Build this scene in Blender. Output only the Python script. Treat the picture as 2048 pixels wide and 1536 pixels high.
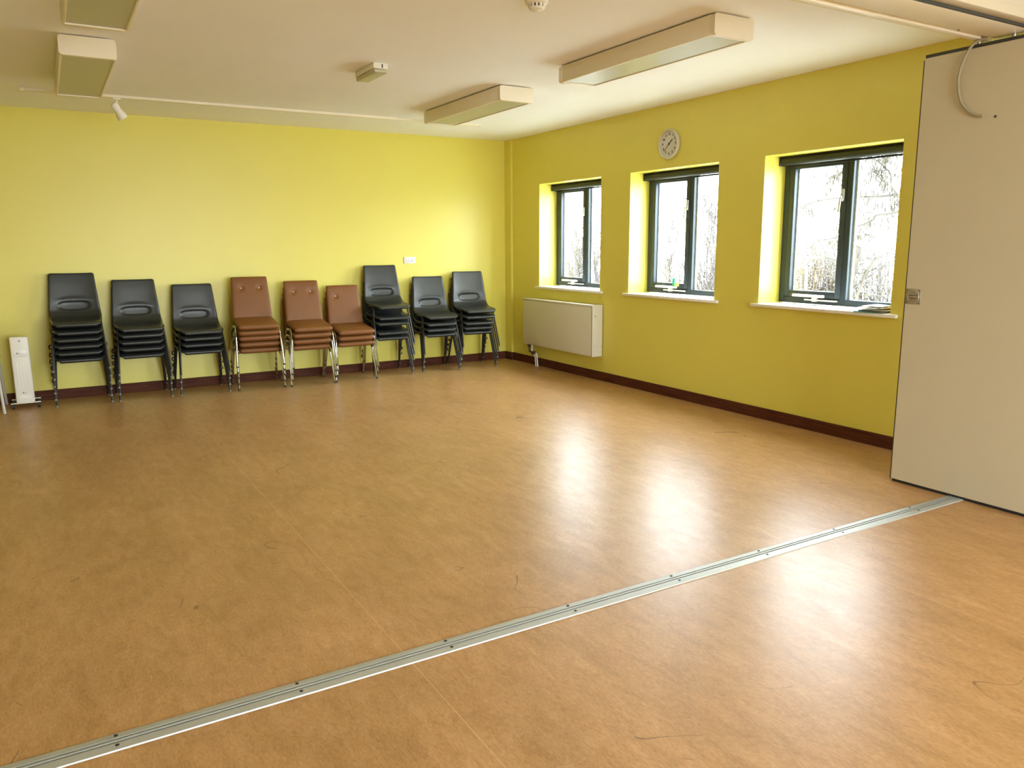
import bpy, bmesh, math, random
import numpy as np
from mathutils import Vector, Matrix

for o in list(bpy.data.objects):
    bpy.data.objects.remove(o, do_unlink=True)
scene = bpy.context.scene
COL = scene.collection

# ------------------------------------------------------------------ camera
cam_data = bpy.data.cameras.new('camera')
cam_data.sensor_fit = 'HORIZONTAL'
cam_data.sensor_width = 36.0
cam_data.lens = 1563.15 / 2048 * 36.0
cam_data.clip_start = 0.05
cam = bpy.data.objects.new('camera', cam_data)
COL.objects.link(cam)
R_ = ((0.8605888, -0.50926366, -0.00611871), (0.09521071, 0.14906825, 0.98423248), (0.50032173, 0.84760202, -0.17677382))
m = Matrix.Identity(4)
for i in range(3):
    m[i][0], m[i][1], m[i][2], m[i][3] = R_[0][i], R_[1][i], -R_[2][i], (-5.0501, -8.6540, 1.4546)[i]
cam.matrix_world = m
scene.camera = cam

# ------------------------------------------------------------------ sky, exposure
scene.view_settings.view_transform = 'Standard'
scene.view_settings.look = 'None'
scene.view_settings.gamma = 1.0
scene.view_settings.use_curve_mapping = False
scene.view_settings.exposure = 1.22
SKY = 14.0
world = bpy.data.worlds.new('overcast_sky')
scene.world = world
world.use_nodes = True
wn = world.node_tree
wn.nodes.clear()
w_out = wn.nodes.new('ShaderNodeOutputWorld')
w_bg = wn.nodes.new('ShaderNodeBackground')
w_tc = wn.nodes.new('ShaderNodeTexCoord')
w_sep = wn.nodes.new('ShaderNodeSeparateXYZ')
w_ramp = wn.nodes.new('ShaderNodeValToRGB')
w_ramp.color_ramp.elements[0].position = 0.48
w_ramp.color_ramp.elements[0].color = (0.50, 0.50, 0.50, 1)
w_ramp.color_ramp.elements[1].position = 0.53
w_ramp.color_ramp.elements[1].color = (0.88, 0.945, 1.0, 1)
w_map = wn.nodes.new('ShaderNodeMapRange')
w_map.inputs['From Min'].default_value = -1
wn.links.new(w_tc.outputs['Generated'], w_sep.inputs[0])
wn.links.new(w_sep.outputs['Z'], w_map.inputs['Value'])
wn.links.new(w_map.outputs[0], w_ramp.inputs[0])
wn.links.new(w_ramp.outputs[0], w_bg.inputs['Color'])
w_bg.inputs['Strength'].default_value = SKY
wn.links.new(w_bg.outputs[0], w_out.inputs['Surface'])
try:
    scene.cycles.max_bounces = 14
    scene.cycles.diffuse_bounces = 10
    scene.cycles.glossy_bounces = 5
    scene.cycles.transparent_max_bounces = 12
    scene.cycles.caustics_reflective = False
    scene.cycles.caustics_refractive = False
    scene.cycles.sample_clamp_indirect = 12.0
except Exception:
    pass

H = 2.70                 # ceiling height
XL, YR = -6.35, -12.5    # left wall, rear wall
YT = -6.242              # partition line
WINS = [(-0.755, -1.943), (-2.420, -3.608), (-4.112, -5.300)]
ZS, ZH = 0.955, 2.133    # sill, head
WD = 0.24                # reveal depth to the frame
PORTALS = [((a + b) / 2, abs(b - a)) for a, b in WINS]
for k, (yc, w) in enumerate(PORTALS):   # daylight sampling portals in the window openings
    ld = bpy.data.lights.new('window_daylight', 'AREA')
    ld.shape = 'RECTANGLE'
    ld.size, ld.size_y = ZH - ZS, w
    try:
        ld.cycles.is_portal = True
    except Exception:
        pass
    lo = bpy.data.objects.new('window_daylight', ld)
    lo.location = (0.34, yc, (ZS + ZH) / 2)
    lo.rotation_euler = (0, math.radians(90), 0)
    COL.objects.link(lo)
for x0, x1 in ((-4.75, -2.45), (-2.25, -0.15)):   # and in the fill-light windows added to the rear wall
    ld = bpy.data.lights.new('window_daylight', 'AREA')
    ld.shape = 'RECTANGLE'
    ld.size, ld.size_y = x1 - x0, 2.50
    try:
        ld.cycles.is_portal = True
    except Exception:
        pass
    lo = bpy.data.objects.new('window_daylight', ld)
    lo.location = ((x0 + x1) / 2, YR - 0.34, 1.37)
    lo.rotation_euler = (math.radians(90), 0, 0)
    COL.objects.link(lo)


# ------------------------------------------------------------------ materials
def new_mat(name):
    mt = bpy.data.materials.new(name)
    mt.use_nodes = True
    nt = mt.node_tree
    return mt, nt, nt.nodes['Principled BSDF']


def mat(name, col, rough=0.5, metal=0.0, spec=0.5, var=0.06, scale=8.0, bump=0.0, bscale=120.0, coat=0.0):
    mt, nt, b = new_mat(name)
    b.inputs['Roughness'].default_value = rough
    b.inputs['Metallic'].default_value = metal
    b.inputs['Specular IOR Level'].default_value = spec
    b.inputs['Coat Weight'].default_value = coat
    tc = nt.nodes.new('ShaderNodeTexCoord')
    nz = nt.nodes.new('ShaderNodeTexNoise')
    nz.inputs['Scale'].default_value = scale
    nz.inputs['Detail'].default_value = 4
    nt.links.new(tc.outputs['Object'], nz.inputs['Vector'])
    mix = nt.nodes.new('ShaderNodeMix')
    mix.data_type = 'RGBA'
    mix.inputs['A'].default_value = (*[c * (1 - var) for c in col], 1)
    mix.inputs['B'].default_value = (*[min(1, c * (1 + var)) for c in col], 1)
    nt.links.new(nz.outputs['Fac'], mix.inputs['Factor'])
    nt.links.new(mix.outputs['Result'], b.inputs['Base Color'])
    if bump:
        n2 = nt.nodes.new('ShaderNodeTexNoise')
        n2.inputs['Scale'].default_value = bscale
        n2.inputs['Detail'].default_value = 3
        nt.links.new(tc.outputs['Object'], n2.inputs['Vector'])
        bp = nt.nodes.new('ShaderNodeBump')
        bp.inputs['Strength'].default_value = bump
        bp.inputs['Distance'].default_value = 0.004
        nt.links.new(n2.outputs['Fac'], bp.inputs['Height'])
        nt.links.new(bp.outputs[0], b.inputs['Normal'])
    return mt


M = {}
M['yellow'] = mat('yellow_wall_paint', (0.715, 0.640, 0.122), 0.36, spec=0.45, var=0.03, scale=1.3, bump=0.06, bscale=260)
M['ceiling'] = mat('white_ceiling_paint', (0.90, 0.91, 0.92), 0.85, spec=0.2, var=0.02, scale=2)
M['cream'] = mat('cream_panel_laminate', (0.53, 0.48, 0.36), 0.45, spec=0.4, var=0.02, scale=2)
M['offwhite'] = mat('offwhite_wall_paint', (0.72, 0.66, 0.5), 0.6, var=0.02)
M['bouncewall'] = mat('bounce_toned_wall', (0.42, 0.375, 0.13), 0.6, var=0.02)  # darkened to temper light bounced off the unseen left wall
M['white'] = mat('white_gloss_paint', (0.84, 0.83, 0.80), 0.35, var=0.02)
M['plastic'] = mat('white_plastic', (0.80, 0.78, 0.73), 0.4, var=0.02)
M['lampcream'] = mat('cream_enamel', (0.80, 0.74, 0.62), 0.4, var=0.02)
M['fascia'] = mat('dull_cream_paint', (0.56, 0.50, 0.40), 0.6, var=0.02)
M['radwhite'] = mat('radiator_enamel', (0.63, 0.60, 0.49), 0.4, var=0.02)
M['grey_al'] = mat('anthracite_aluminium', (0.036, 0.052, 0.064), 0.45, spec=0.35, var=0.08)
M['blind'] = mat('charcoal_blind_cloth', (0.022, 0.027, 0.029), 0.6, var=0.1)
M['dark'] = mat('dark_rubber', (0.02, 0.02, 0.02), 0.6)
M['shell'] = mat('black_polypropylene', (0.022, 0.025, 0.024), 0.36, spec=0.55, var=0.15, scale=5, bump=0.12, bscale=420)
M['blacktube'] = mat('black_painted_steel', (0.020, 0.019, 0.018), 0.38, spec=0.5)
M['tip'] = mat('worn_grey_glide', (0.20, 0.185, 0.16), 0.5)
M['vinyl'] = mat('tan_vinyl', (0.195, 0.076, 0.019), 0.45, spec=0.38, var=0.12, scale=5, bump=0.25, bscale=300)
M['chrome'] = mat('chrome', (0.80, 0.79, 0.76), 0.10, metal=1.0, var=0.02)
M['button'] = mat('pale_tan_button', (0.55, 0.34, 0.16), 0.35)
M['metal'] = mat('satin_metal', (0.62, 0.61, 0.57), 0.32, metal=1.0)
M['alu'] = mat('worn_aluminium', (0.44, 0.46, 0.45), 0.50, metal=0.5, var=0.05, scale=40)
M['gap'] = mat('dark_groove', (0.05, 0.05, 0.045), 0.6)
M['brass'] = mat('dull_brown_pipe', (0.10, 0.06, 0.03), 0.45, metal=0.5)
M['cable'] = mat('grey_cable', (0.30, 0.26, 0.17), 0.55)
M['plate'] = mat('brushed_steel_plate', (0.40, 0.36, 0.28), 0.42, metal=0.6)
M['paper'] = mat('white_paper', (0.80, 0.80, 0.78), 0.6)
M['paperdark'] = mat('printed_paper', (0.10, 0.10, 0.09), 0.5)
M['red'] = mat('red_print', (0.45, 0.06, 0.03), 0.5)
M['teal'] = mat('teal_print', (0.02, 0.22, 0.22), 0.5)
M['green'] = mat('green_plastic', (0.02, 0.42, 0.20), 0.35)
M['yel'] = mat('yellow_plastic', (0.75, 0.62, 0.15), 0.4)
M['clockface'] = mat('clock_face', (0.62, 0.60, 0.55), 0.5, var=0.02)
M['silver'] = mat('silver_rim', (0.62, 0.60, 0.54), 0.4, metal=0.4)
M['ink'] = mat('black_ink', (0.02, 0.02, 0.02), 0.5)
M['wood'] = mat('pale_wood', (0.40, 0.24, 0.09), 0.4, var=0.2, scale=6)
M['greyleg'] = mat('grey_painted_steel', (0.50, 0.48, 0.42), 0.4)
M['bark'] = mat('brown_bark', (0.045, 0.038, 0.033), 0.8, var=0.3)
M['palebark'] = mat('pale_bark', (0.060, 0.055, 0.045), 0.8, var=0.2)
M['twig'] = mat('grey_twig', (0.043, 0.038, 0.034), 0.8, var=0.3)
M['strawtwig'] = mat('straw_twig', (0.060, 0.047, 0.030), 0.8, var=0.3)
M['leaf'] = mat('ochre_leaf', (0.070, 0.053, 0.016), 0.7, var=0.3)
M['redleaf'] = mat('russet_leaf', (0.07, 0.04, 0.028), 0.7, var=0.3)
M['catkin'] = mat('catkin', (0.043, 0.038, 0.028), 0.8)
M['grass'] = mat('pale_rough_grass', (0.42, 0.42, 0.36), 0.9, var=0.3)


def m_baseboard():
    mt, nt, b = new_mat('dark_red_brown_varnished_wood')
    tc = nt.nodes.new('ShaderNodeTexCoord')
    mp = nt.nodes.new('ShaderNodeMapping')
    mp.inputs['Scale'].default_value = (1.6, 1.6, 30)
    nz = nt.nodes.new('ShaderNodeTexNoise')
    nz.inputs['Scale'].default_value = 2.5
    nz.inputs['Detail'].default_value = 6
    rp = nt.nodes.new('ShaderNodeValToRGB')
    rp.color_ramp.elements[0].position = 0.3
    rp.color_ramp.elements[0].color = (0.055, 0.014, 0.008, 1)
    rp.color_ramp.elements[1].position = 0.75
    rp.color_ramp.elements[1].color = (0.12, 0.040, 0.018, 1)
    nt.links.new(tc.outputs['Object'], mp.inputs[0])
    nt.links.new(mp.outputs[0], nz.inputs['Vector'])
    nt.links.new(nz.outputs['Fac'], rp.inputs[0])
    nt.links.new(rp.outputs[0], b.inputs['Base Color'])
    b.inputs['Roughness'].default_value = 0.6
    b.inputs['Specular IOR Level'].default_value = 0.12
    return mt


M['baseboard'] = m_baseboard()


def m_floor():
    mt, nt, b = new_mat('marbled_tan_linoleum')
    N, Lk = nt.nodes.new, nt.links.new
    tc = N('ShaderNodeTexCoord')

    def noise(scale, detail, rough=0.5, dist=0.0, src='Object', loc=(0, 0, 0)):
        mp = N('ShaderNodeMapping')
        mp.inputs['Scale'].default_value = scale
        mp.inputs['Location'].default_value = loc
        nz = N('ShaderNodeTexNoise')
        nz.inputs['Scale'].default_value = 1.0
        nz.inputs['Detail'].default_value = detail
        nz.inputs['Roughness'].default_value = rough
        nz.inputs['Distortion'].default_value = dist
        Lk(tc.outputs[src], mp.inputs[0])
        Lk(mp.outputs[0], nz.inputs['Vector'])
        return nz.outputs['Fac']

    def ramp(fac, stops):
        r = N('ShaderNodeValToRGB')
        cr = r.color_ramp
        while len(cr.elements) < len(stops):
            cr.elements.new(0.5)
        for e, (p, c) in zip(cr.elements, stops):
            e.position = p
            e.color = (*c, 1)
        Lk(fac, r.inputs[0])
        return r.outputs[0]

    def mixc(f, a, bb, mode='MIX'):
        mx = N('ShaderNodeMix')
        mx.data_type = 'RGBA'
        mx.blend_type = mode
        if isinstance(f, float):
            mx.inputs['Factor'].default_value = f
        else:
            Lk(f, mx.inputs['Factor'])
        for s, v in (('A', a), ('B', bb)):
            if isinstance(v, tuple):
                mx.inputs[s].default_value = (*v, 1)
            else:
                Lk(v, mx.inputs[s])
        return mx.outputs['Result']

    streak = noise((21, 6.5, 1), 6, 0.62, 0.7)
    fine = noise((150, 46, 1), 6, 0.68, 0.4, loc=(7, 3, 0))
    blot = noise((3.2, 1.6, 1), 4, 0.55, 0.4, loc=(2, 9, 0))
    base = ramp(streak, [(0.28, (0.31, 0.160, 0.056)), (0.50, (0.43, 0.243, 0.100)), (0.74, (0.54, 0.335, 0.170))])
    base = mixc(0.46, base, ramp(fine, [(0.34, (0.30, 0.16, 0.06)), (0.66, (0.58, 0.37, 0.19))]))
    base = mixc(0.55, base, ramp(blot, [(0.3, (0.74, 0.70, 0.58)), (0.7, (1.12, 1.1, 1.12))]), 'MULTIPLY')
    # welded sheet seams running away from the viewer
    sep = N('ShaderNodeSeparateXYZ')
    Lk(tc.outputs['Object'], sep.inputs[0])

    def math_(op, a, v=None):
        n = N('ShaderNodeMath')
        n.operation = op
        if isinstance(a, (int, float)):
            n.inputs[0].default_value = a
        else:
            Lk(a, n.inputs[0])
        if v is not None:
            if isinstance(v, (int, float)):
                n.inputs[1].default_value = v
            else:
                Lk(v, n.inputs[1])
        return n.outputs[0]
    for xs in (-4.066, -2.036):
        d = math_('ABSOLUTE', math_('SUBTRACT', sep.outputs['X'], xs))
        base = mixc(math_('MULTIPLY', math_('LESS_THAN', d, 0.0022), 0.55), base, (0.60, 0.40, 0.22))
    # hairline scuffs and scratches
    for sc, lc, eps, dk, gate in (((1.1, 0.9, 1), (4, 1, 0), 0.0012, (0.10, 0.06, 0.035), 0.61),
                                  ((2.3, 1.9, 1), (1, 6, 0), 0.0012, (0.60, 0.44, 0.30), 0.64)):
        n1 = noise(sc, 1.0, 0.4, 1.2, loc=lc)
        line = math_('LESS_THAN', math_('ABSOLUTE', math_('SUBTRACT', n1, 0.5)), eps)
        g = math_('GREATER_THAN', noise((2.2, 2.2, 1), 2, loc=(lc[1], lc[0], 0)), gate)
        base = mixc(math_('MULTIPLY', math_('MULTIPLY', line, g), 0.55), base, dk)
    # small dark dropped marks
    v = N('ShaderNodeTexVoronoi')
    v.inputs['Scale'].default_value = 2.3
    Lk(tc.outputs['Object'], v.inputs['Vector'])
    spot = math_('LESS_THAN', v.outputs['Distance'], 0.012)
    base = mixc(math_('MULTIPLY', spot, 0.6), base, (0.10, 0.065, 0.04))
    Lk(base, b.inputs['Base Color'])
    rgh = N('ShaderNodeMapRange')
    rgh.inputs['To Min'].default_value = 0.27
    rgh.inputs['To Max'].default_value = 0.42
    Lk(noise((30, 7, 1), 4, 0.6, 0.5, loc=(3, 3, 0)), rgh.inputs['Value'])
    Lk(rgh.outputs[0], b.inputs['Roughness'])
    b.inputs['Specular IOR Level'].default_value = 0.35
    bp = N('ShaderNodeBump')
    bp.inputs['Strength'].default_value = 0.10
    bp.inputs['Distance'].default_value = 0.002
    Lk(noise((55, 16, 1), 5, 0.6, 0.8, loc=(5, 2, 0)), bp.inputs['Height'])
    Lk(bp.outputs[0], b.inputs['Normal'])
    return mt


M['floor'] = m_floor()


def m_glass():
    mt = bpy.data.materials.new('clear_window_glass')
    mt.use_nodes = True
    nt = mt.node_tree
    nt.nodes.clear()
    o = nt.nodes.new('ShaderNodeOutputMaterial')
    t = nt.nodes.new('ShaderNodeBsdfTransparent')
    t.inputs['Color'].default_value = (0.94, 0.96, 0.96, 1)
    g = nt.nodes.new('ShaderNodeBsdfGlossy')
    g.inputs['Roughness'].default_value = 0.02
    mx = nt.nodes.new('ShaderNodeMixShader')
    mx.inputs[0].default_value = 0.05
    nt.links.new(t.outputs[0], mx.inputs[1])
    nt.links.new(g.outputs[0], mx.inputs[2])
    nt.links.new(mx.outputs[0], o.inputs[0])
    return mt


M['glass'] = m_glass()


def m_diffuser():
    mt, nt, b = new_mat('prismatic_light_diffuser')
    b.inputs['Base Color'].default_value = (0.46, 0.45, 0.32, 1)
    b.inputs['Roughness'].default_value = 0.36
    b.inputs['Specular IOR Level'].default_value = 0.9
    tc = nt.nodes.new('ShaderNodeTexCoord')
    v = nt.nodes.new('ShaderNodeTexVoronoi')
    v.inputs['Scale'].default_value = 130
    nt.links.new(tc.outputs['Object'], v.inputs['Vector'])
    bp = nt.nodes.new('ShaderNodeBump')
    bp.inputs['Strength'].default_value = 0.12
    bp.inputs['Distance'].default_value = 0.002
    nt.links.new(v.outputs['Distance'], bp.inputs['Height'])
    nt.links.new(bp.outputs[0], b.inputs['Normal'])
    return mt


M['diffuser'] = m_diffuser()


# ------------------------------------------------------------------ mesh helpers
class MB:
    def __init__(self):
        self.v, self.f = [], []

    def add(self, vs, fs):
        n = len(self.v)
        self.v += [tuple(p) for p in vs]
        self.f += [tuple(i + n for i in q) for q in fs]
        return self

    def box(self, x0, x1, y0, y1, z0, z1, bev=0.0, seg=2):
        x0, x1 = sorted((x0, x1)); y0, y1 = sorted((y0, y1)); z0, z1 = sorted((z0, z1))
        if bev <= 0:
            vs = [(x, y, z) for z in (z0, z1) for y in (y0, y1) for x in (x0, x1)]
            return self.add(vs, [(0, 2, 3, 1), (4, 5, 7, 6), (0, 1, 5, 4), (2, 6, 7, 3), (0, 4, 6, 2), (1, 3, 7, 5)])
        bm = bmesh.new()
        bmesh.ops.create_cube(bm, size=1)
        for q in bm.verts:
            q.co = Vector(((x0 + x1) / 2 + q.co.x * (x1 - x0), (y0 + y1) / 2 + q.co.y * (y1 - y0), (z0 + z1) / 2 + q.co.z * (z1 - z0)))
        bmesh.ops.bevel(bm, geom=list(bm.edges), offset=bev, segments=seg, profile=0.5, affect='EDGES')
        self.bm(bm)
        return self

    def bm(self, bm):
        bm.verts.index_update()
        self.add([q.co[:] for q in bm.verts], [[q.index for q in f.verts] for f in bm.faces])
        bm.free()

    def tube(self, pts, r, n=8, cap=True, flat=1.0, up=None):
        pts = [Vector(p) for p in pts]
        rs = r if isinstance(r, (list, tuple)) else [r] * len(pts)
        rings = []
        t0 = (pts[1] - pts[0]).normalized()
        ref = Vector(up) if up else (Vector((0, 0, 1)) if abs(t0.z) < 0.9 else Vector((1, 0, 0)))
        u = t0.cross(ref).normalized()
        for i, p in enumerate(pts):
            a = pts[max(0, i - 1)]; b = pts[min(len(pts) - 1, i + 1)]
            t = (b - a)
            if t.length < 1e-9:
                t = t0
            t = t.normalized()
            u = (u - t * u.dot(t))
            u = u.normalized() if u.length > 1e-6 else t.orthogonal().normalized()
            w = t.cross(u)
            rings.append([p + u * math.cos(2 * math.pi * k / n) * rs[i] + w * math.sin(2 * math.pi * k / n) * rs[i] * flat for k in range(n)])
        vs = [q for ring in rings for q in ring]
        fs = []
        for i in range(len(pts) - 1):
            for k in range(n):
                k2 = (k + 1) % n
                fs.append((i * n + k, i * n + k2, (i + 1) * n + k2, (i + 1) * n + k))
        if cap:
            fs.append(tuple(range(n))[::-1])
            fs.append(tuple((len(pts) - 1) * n + k for k in range(n)))
        return self.add(vs, fs)

    def lathe(self, prof, n=24, origin=(0, 0, 0), axis='z', cap=True):
        """prof: list of (radius, height along axis)"""
        vs, fs = [], []
        for r, h in prof:
            for k in range(n):
                a = 2 * math.pi * k / n
                c, s = r * math.cos(a), r * math.sin(a)
                p = {'z': (c, s, h), 'x': (h, c, s), 'y': (s, h, c)}[axis]
                vs.append(tuple(p[i] + origin[i] for i in range(3)))
        for i in range(len(prof) - 1):
            for k in range(n):
                k2 = (k + 1) % n
                fs.append((i * n + k, i * n + k2, (i + 1) * n + k2, (i + 1) * n + k))
        if cap:
            fs.append(tuple(range(n))[::-1])
            fs.append(tuple((len(prof) - 1) * n + k for k in range(n)))
        return self.add(vs, fs)

    def build(self, name, material, parent=None, smooth=True, angle=35):
        me = bpy.data.meshes.new(name)
        me.from_pydata(self.v, [], self.f)
        me.materials.append(material)
        bm = bmesh.new()
        bm.from_mesh(me)
        bmesh.ops.recalc_face_normals(bm, faces=bm.faces)
        bm.to_mesh(me)
        bm.free()
        if smooth:
            me.polygons.foreach_set('use_smooth', [True] * len(me.polygons))
            try:
                me.set_sharp_from_angle(angle=math.radians(angle))
            except Exception:
                pass
        me.update()
        ob = bpy.data.objects.new(name, me)
        COL.objects.link(ob)
        if parent:
            ob.parent = parent
        return ob


def arc(pts, r=0.03, n=5):
    """round the corners of a polyline"""
    pts = [Vector(p) for p in pts]
    out = [pts[0]]
    for i in range(1, len(pts) - 1):
        a, b, c = pts[i - 1], pts[i], pts[i + 1]
        d1 = (a - b); d2 = (c - b)
        q = min(r, d1.length * 0.45, d2.length * 0.45)
        p0 = b + d1.normalized() * q; p2 = b + d2.normalized() * q
        for k in range(n + 1):
            t = k / n
            out.append(p0 * (1 - t) ** 2 + b * 2 * t * (1 - t) + p2 * t * t)
    out.append(pts[-1])
    return out


def tag(o, label=None, cat=None, group=None, kind=None):
    if label: o['label'] = label
    if cat: o['category'] = cat
    if group: o['group'] = group
    if kind: o['kind'] = kind
    return o


def thing(name, label, cat, loc=(0, 0, 0), rz=0.0, group=None, kind=None):
    o = bpy.data.objects.new(name, None)
    o.empty_display_size = 0.1
    o.location = loc
    o.rotation_euler = (0, 0, rz)
    COL.objects.link(o)
    return tag(o, label, cat, group, kind)


def dup(root, loc, rz, label, group):
    r = root.copy()
    COL.objects.link(r)
    r.location = loc
    r.rotation_euler = (0, 0, rz)
    tag(r, label, None, group)
    for ch in list(root.children):
        c = ch.copy()
        COL.objects.link(c)
        c.parent = r
        for g in list(ch.children):
            d = g.copy()
            COL.objects.link(d)
            d.parent = c
    return r


def struct(mb, name, material, parent=None, label=None, cat=None, smooth=False):
    o = mb.build(name, material, parent, smooth=smooth)
    if parent is None:
        tag(o, label, cat, None, 'structure')
    return o


# ------------------------------------------------------------------ room shell
struct(MB().box(XL - 0.3, 0.3, YR - 0.3, 0.3, -0.12, 0), 'floor', M['floor'], None, 'tan marbled linoleum floor with two thin seams', 'floor')
struct(MB().box(XL - 0.3, 0.3, YR - 0.3, 0.3, H, H + 0.15), 'ceiling', M['ceiling'], None, 'flat off-white painted ceiling', 'ceiling')
struct(MB().box(XL - 0.3, 0.3, 0, 0.3, 0, H), 'wall_back', M['yellow'], None, 'bright yellow painted wall behind the stacked chairs', 'wall')
wr = MB()
ys = [0.0]
for a, b in WINS:
    ys += [a, b]
ys.append(YR)
WT = 0.31
for i in range(0, len(ys), 2):
    wr.box(0, WT, ys[i + 1], ys[i], 0, H)
for a, b in WINS:
    wr.box(0, WT, b, a, 0, ZS - 0.026)
    wr.box(0, WT, b, a, ZH, H)
struct(wr, 'wall_right', M['yellow'], None, 'yellow painted wall with the deep set windows', 'wall')
struct(MB().box(XL - 0.3, XL, YR, 0, 0, H), 'wall_left', M['bouncewall'], None, 'unseen wall at the left side of the room, toned dark ochre to temper bounced light', 'wall')
wf = MB()
FILL_WINS = [(-4.75, -2.45), (-2.25, -0.15)]      # unseen wide windows added behind the viewer for fill light
RZ0, RZ1 = 0.12, 2.62
xs = [XL] + [q for w in FILL_WINS for q in w] + [0.0]
for i in range(0, len(xs), 2):
    wf.box(xs[i], xs[i + 1], YR - 0.3, YR, 0, H)
for a, b in FILL_WINS:
    wf.box(a, b, YR - 0.3, YR, 0, RZ0)
    wf.box(a, b, YR - 0.3, YR, RZ1, H)
struct(wf, 'wall_front', M['offwhite'], None, 'unseen pale wall with wide added fill-light windows behind the viewer', 'wall')
BH = 0.093
struct(MB().box(XL, -0.032, -0.018, 0, 0, BH, 0.003, 1), 'baseboard_back', M['baseboard'], None, 'dark red-brown wooden skirting under the back wall', 'skirting')
struct(MB().box(-0.018, 0, -0.16, YR, 0, BH, 0.003, 1).box(-0.05, -0.03, 0, -0.16, 0, BH, 0.003, 1).box(-0.05, 0, -0.145, -0.165, 0, BH, 0.003, 1),
       'baseboard_right', M['baseboard'], None, 'dark red-brown wooden skirting under the windows', 'skirting')
struct(MB().box(XL, XL + 0.018, YR, -0.018, 0, BH, 0.003, 1), 'baseboard_left', M['baseboard'], None, 'dark skirting along the left wall', 'skirting')
struct(MB().box(-0.031, 0, 0, -0.145, 0, H), 'trim_1', M['yellow'], None, 'narrow yellow boxed-in strip up the room corner', 'trim')


# ------------------------------------------------------------------ windows
def make_window(n, a, b, label):
    """a: jamb furthest from the partition (larger y), b the other one"""
    root = thing('window_%d' % n, label, 'window', (0, a, ZS), 0, None, 'structure')

    def S(s):
        return -s
    W = a - b
    X0, X1 = WD, WD + 0.06
    z0, z1 = 0.006, ZH - ZS
    ft = 0.055
    fr = MB()
    fr.box(X0, X1, S(0), S(ft), z0, z1, 0.004, 1)
    fr.box(X0, X1, S(W - ft), S(W), z0, z1, 0.004, 1)
    fr.box(X0, X1, S(ft), S(W - ft), z0, z0 + 0.05, 0.004, 1)
    fr.box(X0, X1, S(ft), S(W - ft), z1 - 0.05, z1, 0.004, 1)
    fr.box(X0 - 0.002, X1, S(0.598), S(0.645), z0, z1, 0.004, 1)
    struct(fr, 'window_frame', M['grey_al'], root, smooth=True)
    sa = MB()
    s0, s1, q0, q1 = 0.057, 0.597, z0 + 0.052, z1 - 0.052
    st = 0.052
    xs0, xs1 = X0 - 0.006, X1 - 0.008
    sa.box(xs0, xs1, S(s0), S(s0 + st), q0, q1, 0.005, 2)
    sa.box(xs0, xs1, S(s1 - st), S(s1), q0, q1, 0.005, 2)
    sa.box(xs0, xs1, S(s0 + st), S(s1 - st), q0, q0 + st, 0.005, 2)
    sa.box(xs0, xs1, S(s0 + st), S(s1 - st), q1 - st, q1, 0.005, 2)
    struct(sa, 'sash', M['grey_al'], root, smooth=True)
    struct(MB().box(X0 + 0.026, X0 + 0.030, S(s0 + st - .005), S(s1 - st + .005), q0 + st - .005, q1 - st + .005), 'opening_pane', M['glass'], root)
    struct(MB().box(X0 + 0.030, X0 + 0.034, S(0.64), S(W - ft + .005), z0 + 0.045, z1 - 0.045), 'fixed_pane', M['glass'], root)
    # pale glazing bead lit by the sky at the outer edge of each pane
    bd = MB()
    bd.box(X0 + 0.034, X1 - 0.010, S(s0 + st), S(s0 + st + 0.012), q0 + st, q1 - st)
    bd.box(X0 + 0.036, X1 - 0.002, S(0.645), S(0.660), z0 + 0.05, z1 - 0.05)
    struct(bd, 'glazing_bead', M['plastic'], root)
    # espagnolette handle on the meeting stile
    hd = MB()
    hy = S(0.572)
    hz = 1.79 - ZS
    hd.box(xs0 - 0.012, xs0 + .002, hy - 0.011, hy + 0.011, hz - 0.035, hz + 0.06, 0.004)
    hd.tube(arc([(xs0 - 0.008, hy, hz), (xs0 - 0.034, hy, hz), (xs0 - 0.036, hy + 0.010, hz - 0.115)], 0.014), 0.010, 8)
    struct(hd, 'handle', M['metal'], root, smooth=True)
    # white peg stay lying along the bottom rail
    stay = MB()
    stay.box(xs0 - 0.030, xs0 - 0.004, S(0.165), S(0.465), q0 + 0.002, q0 + 0.024, 0.005)
    stay.box(xs0 - 0.034, xs0 + 0.003, S(0.36), S(0.40), q0 - 0.030, q0 + 0.004, 0.006)
    stay.box(xs0 - 0.022, xs0 + 0.002, S(0.28), S(0.58), q0 - 0.024, q0 - 0.012, 0.003)
    struct(stay, 'window_stay', M['white'], root, smooth=True)
    # painted sill board
    sl = MB()
    sl.box(-0.0005, WD + 0.06, S(0), S(W), -0.026, 0.0)
    sl.box(-0.032, -0.0005, S(-0.06), S(W + 0.06), -0.026, 0.0, 0.004, 2)
    struct(sl, 'window_sill', M['white'], root, smooth=True)
    return root


wl = ['leftmost grey-framed window above the radiator', 'middle grey-framed window below the wall clock',
      'right grey-framed window beside the partition panel']
for i, (a, b) in enumerate(WINS):
    make_window(i + 1, a, b, wl[i])


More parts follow.
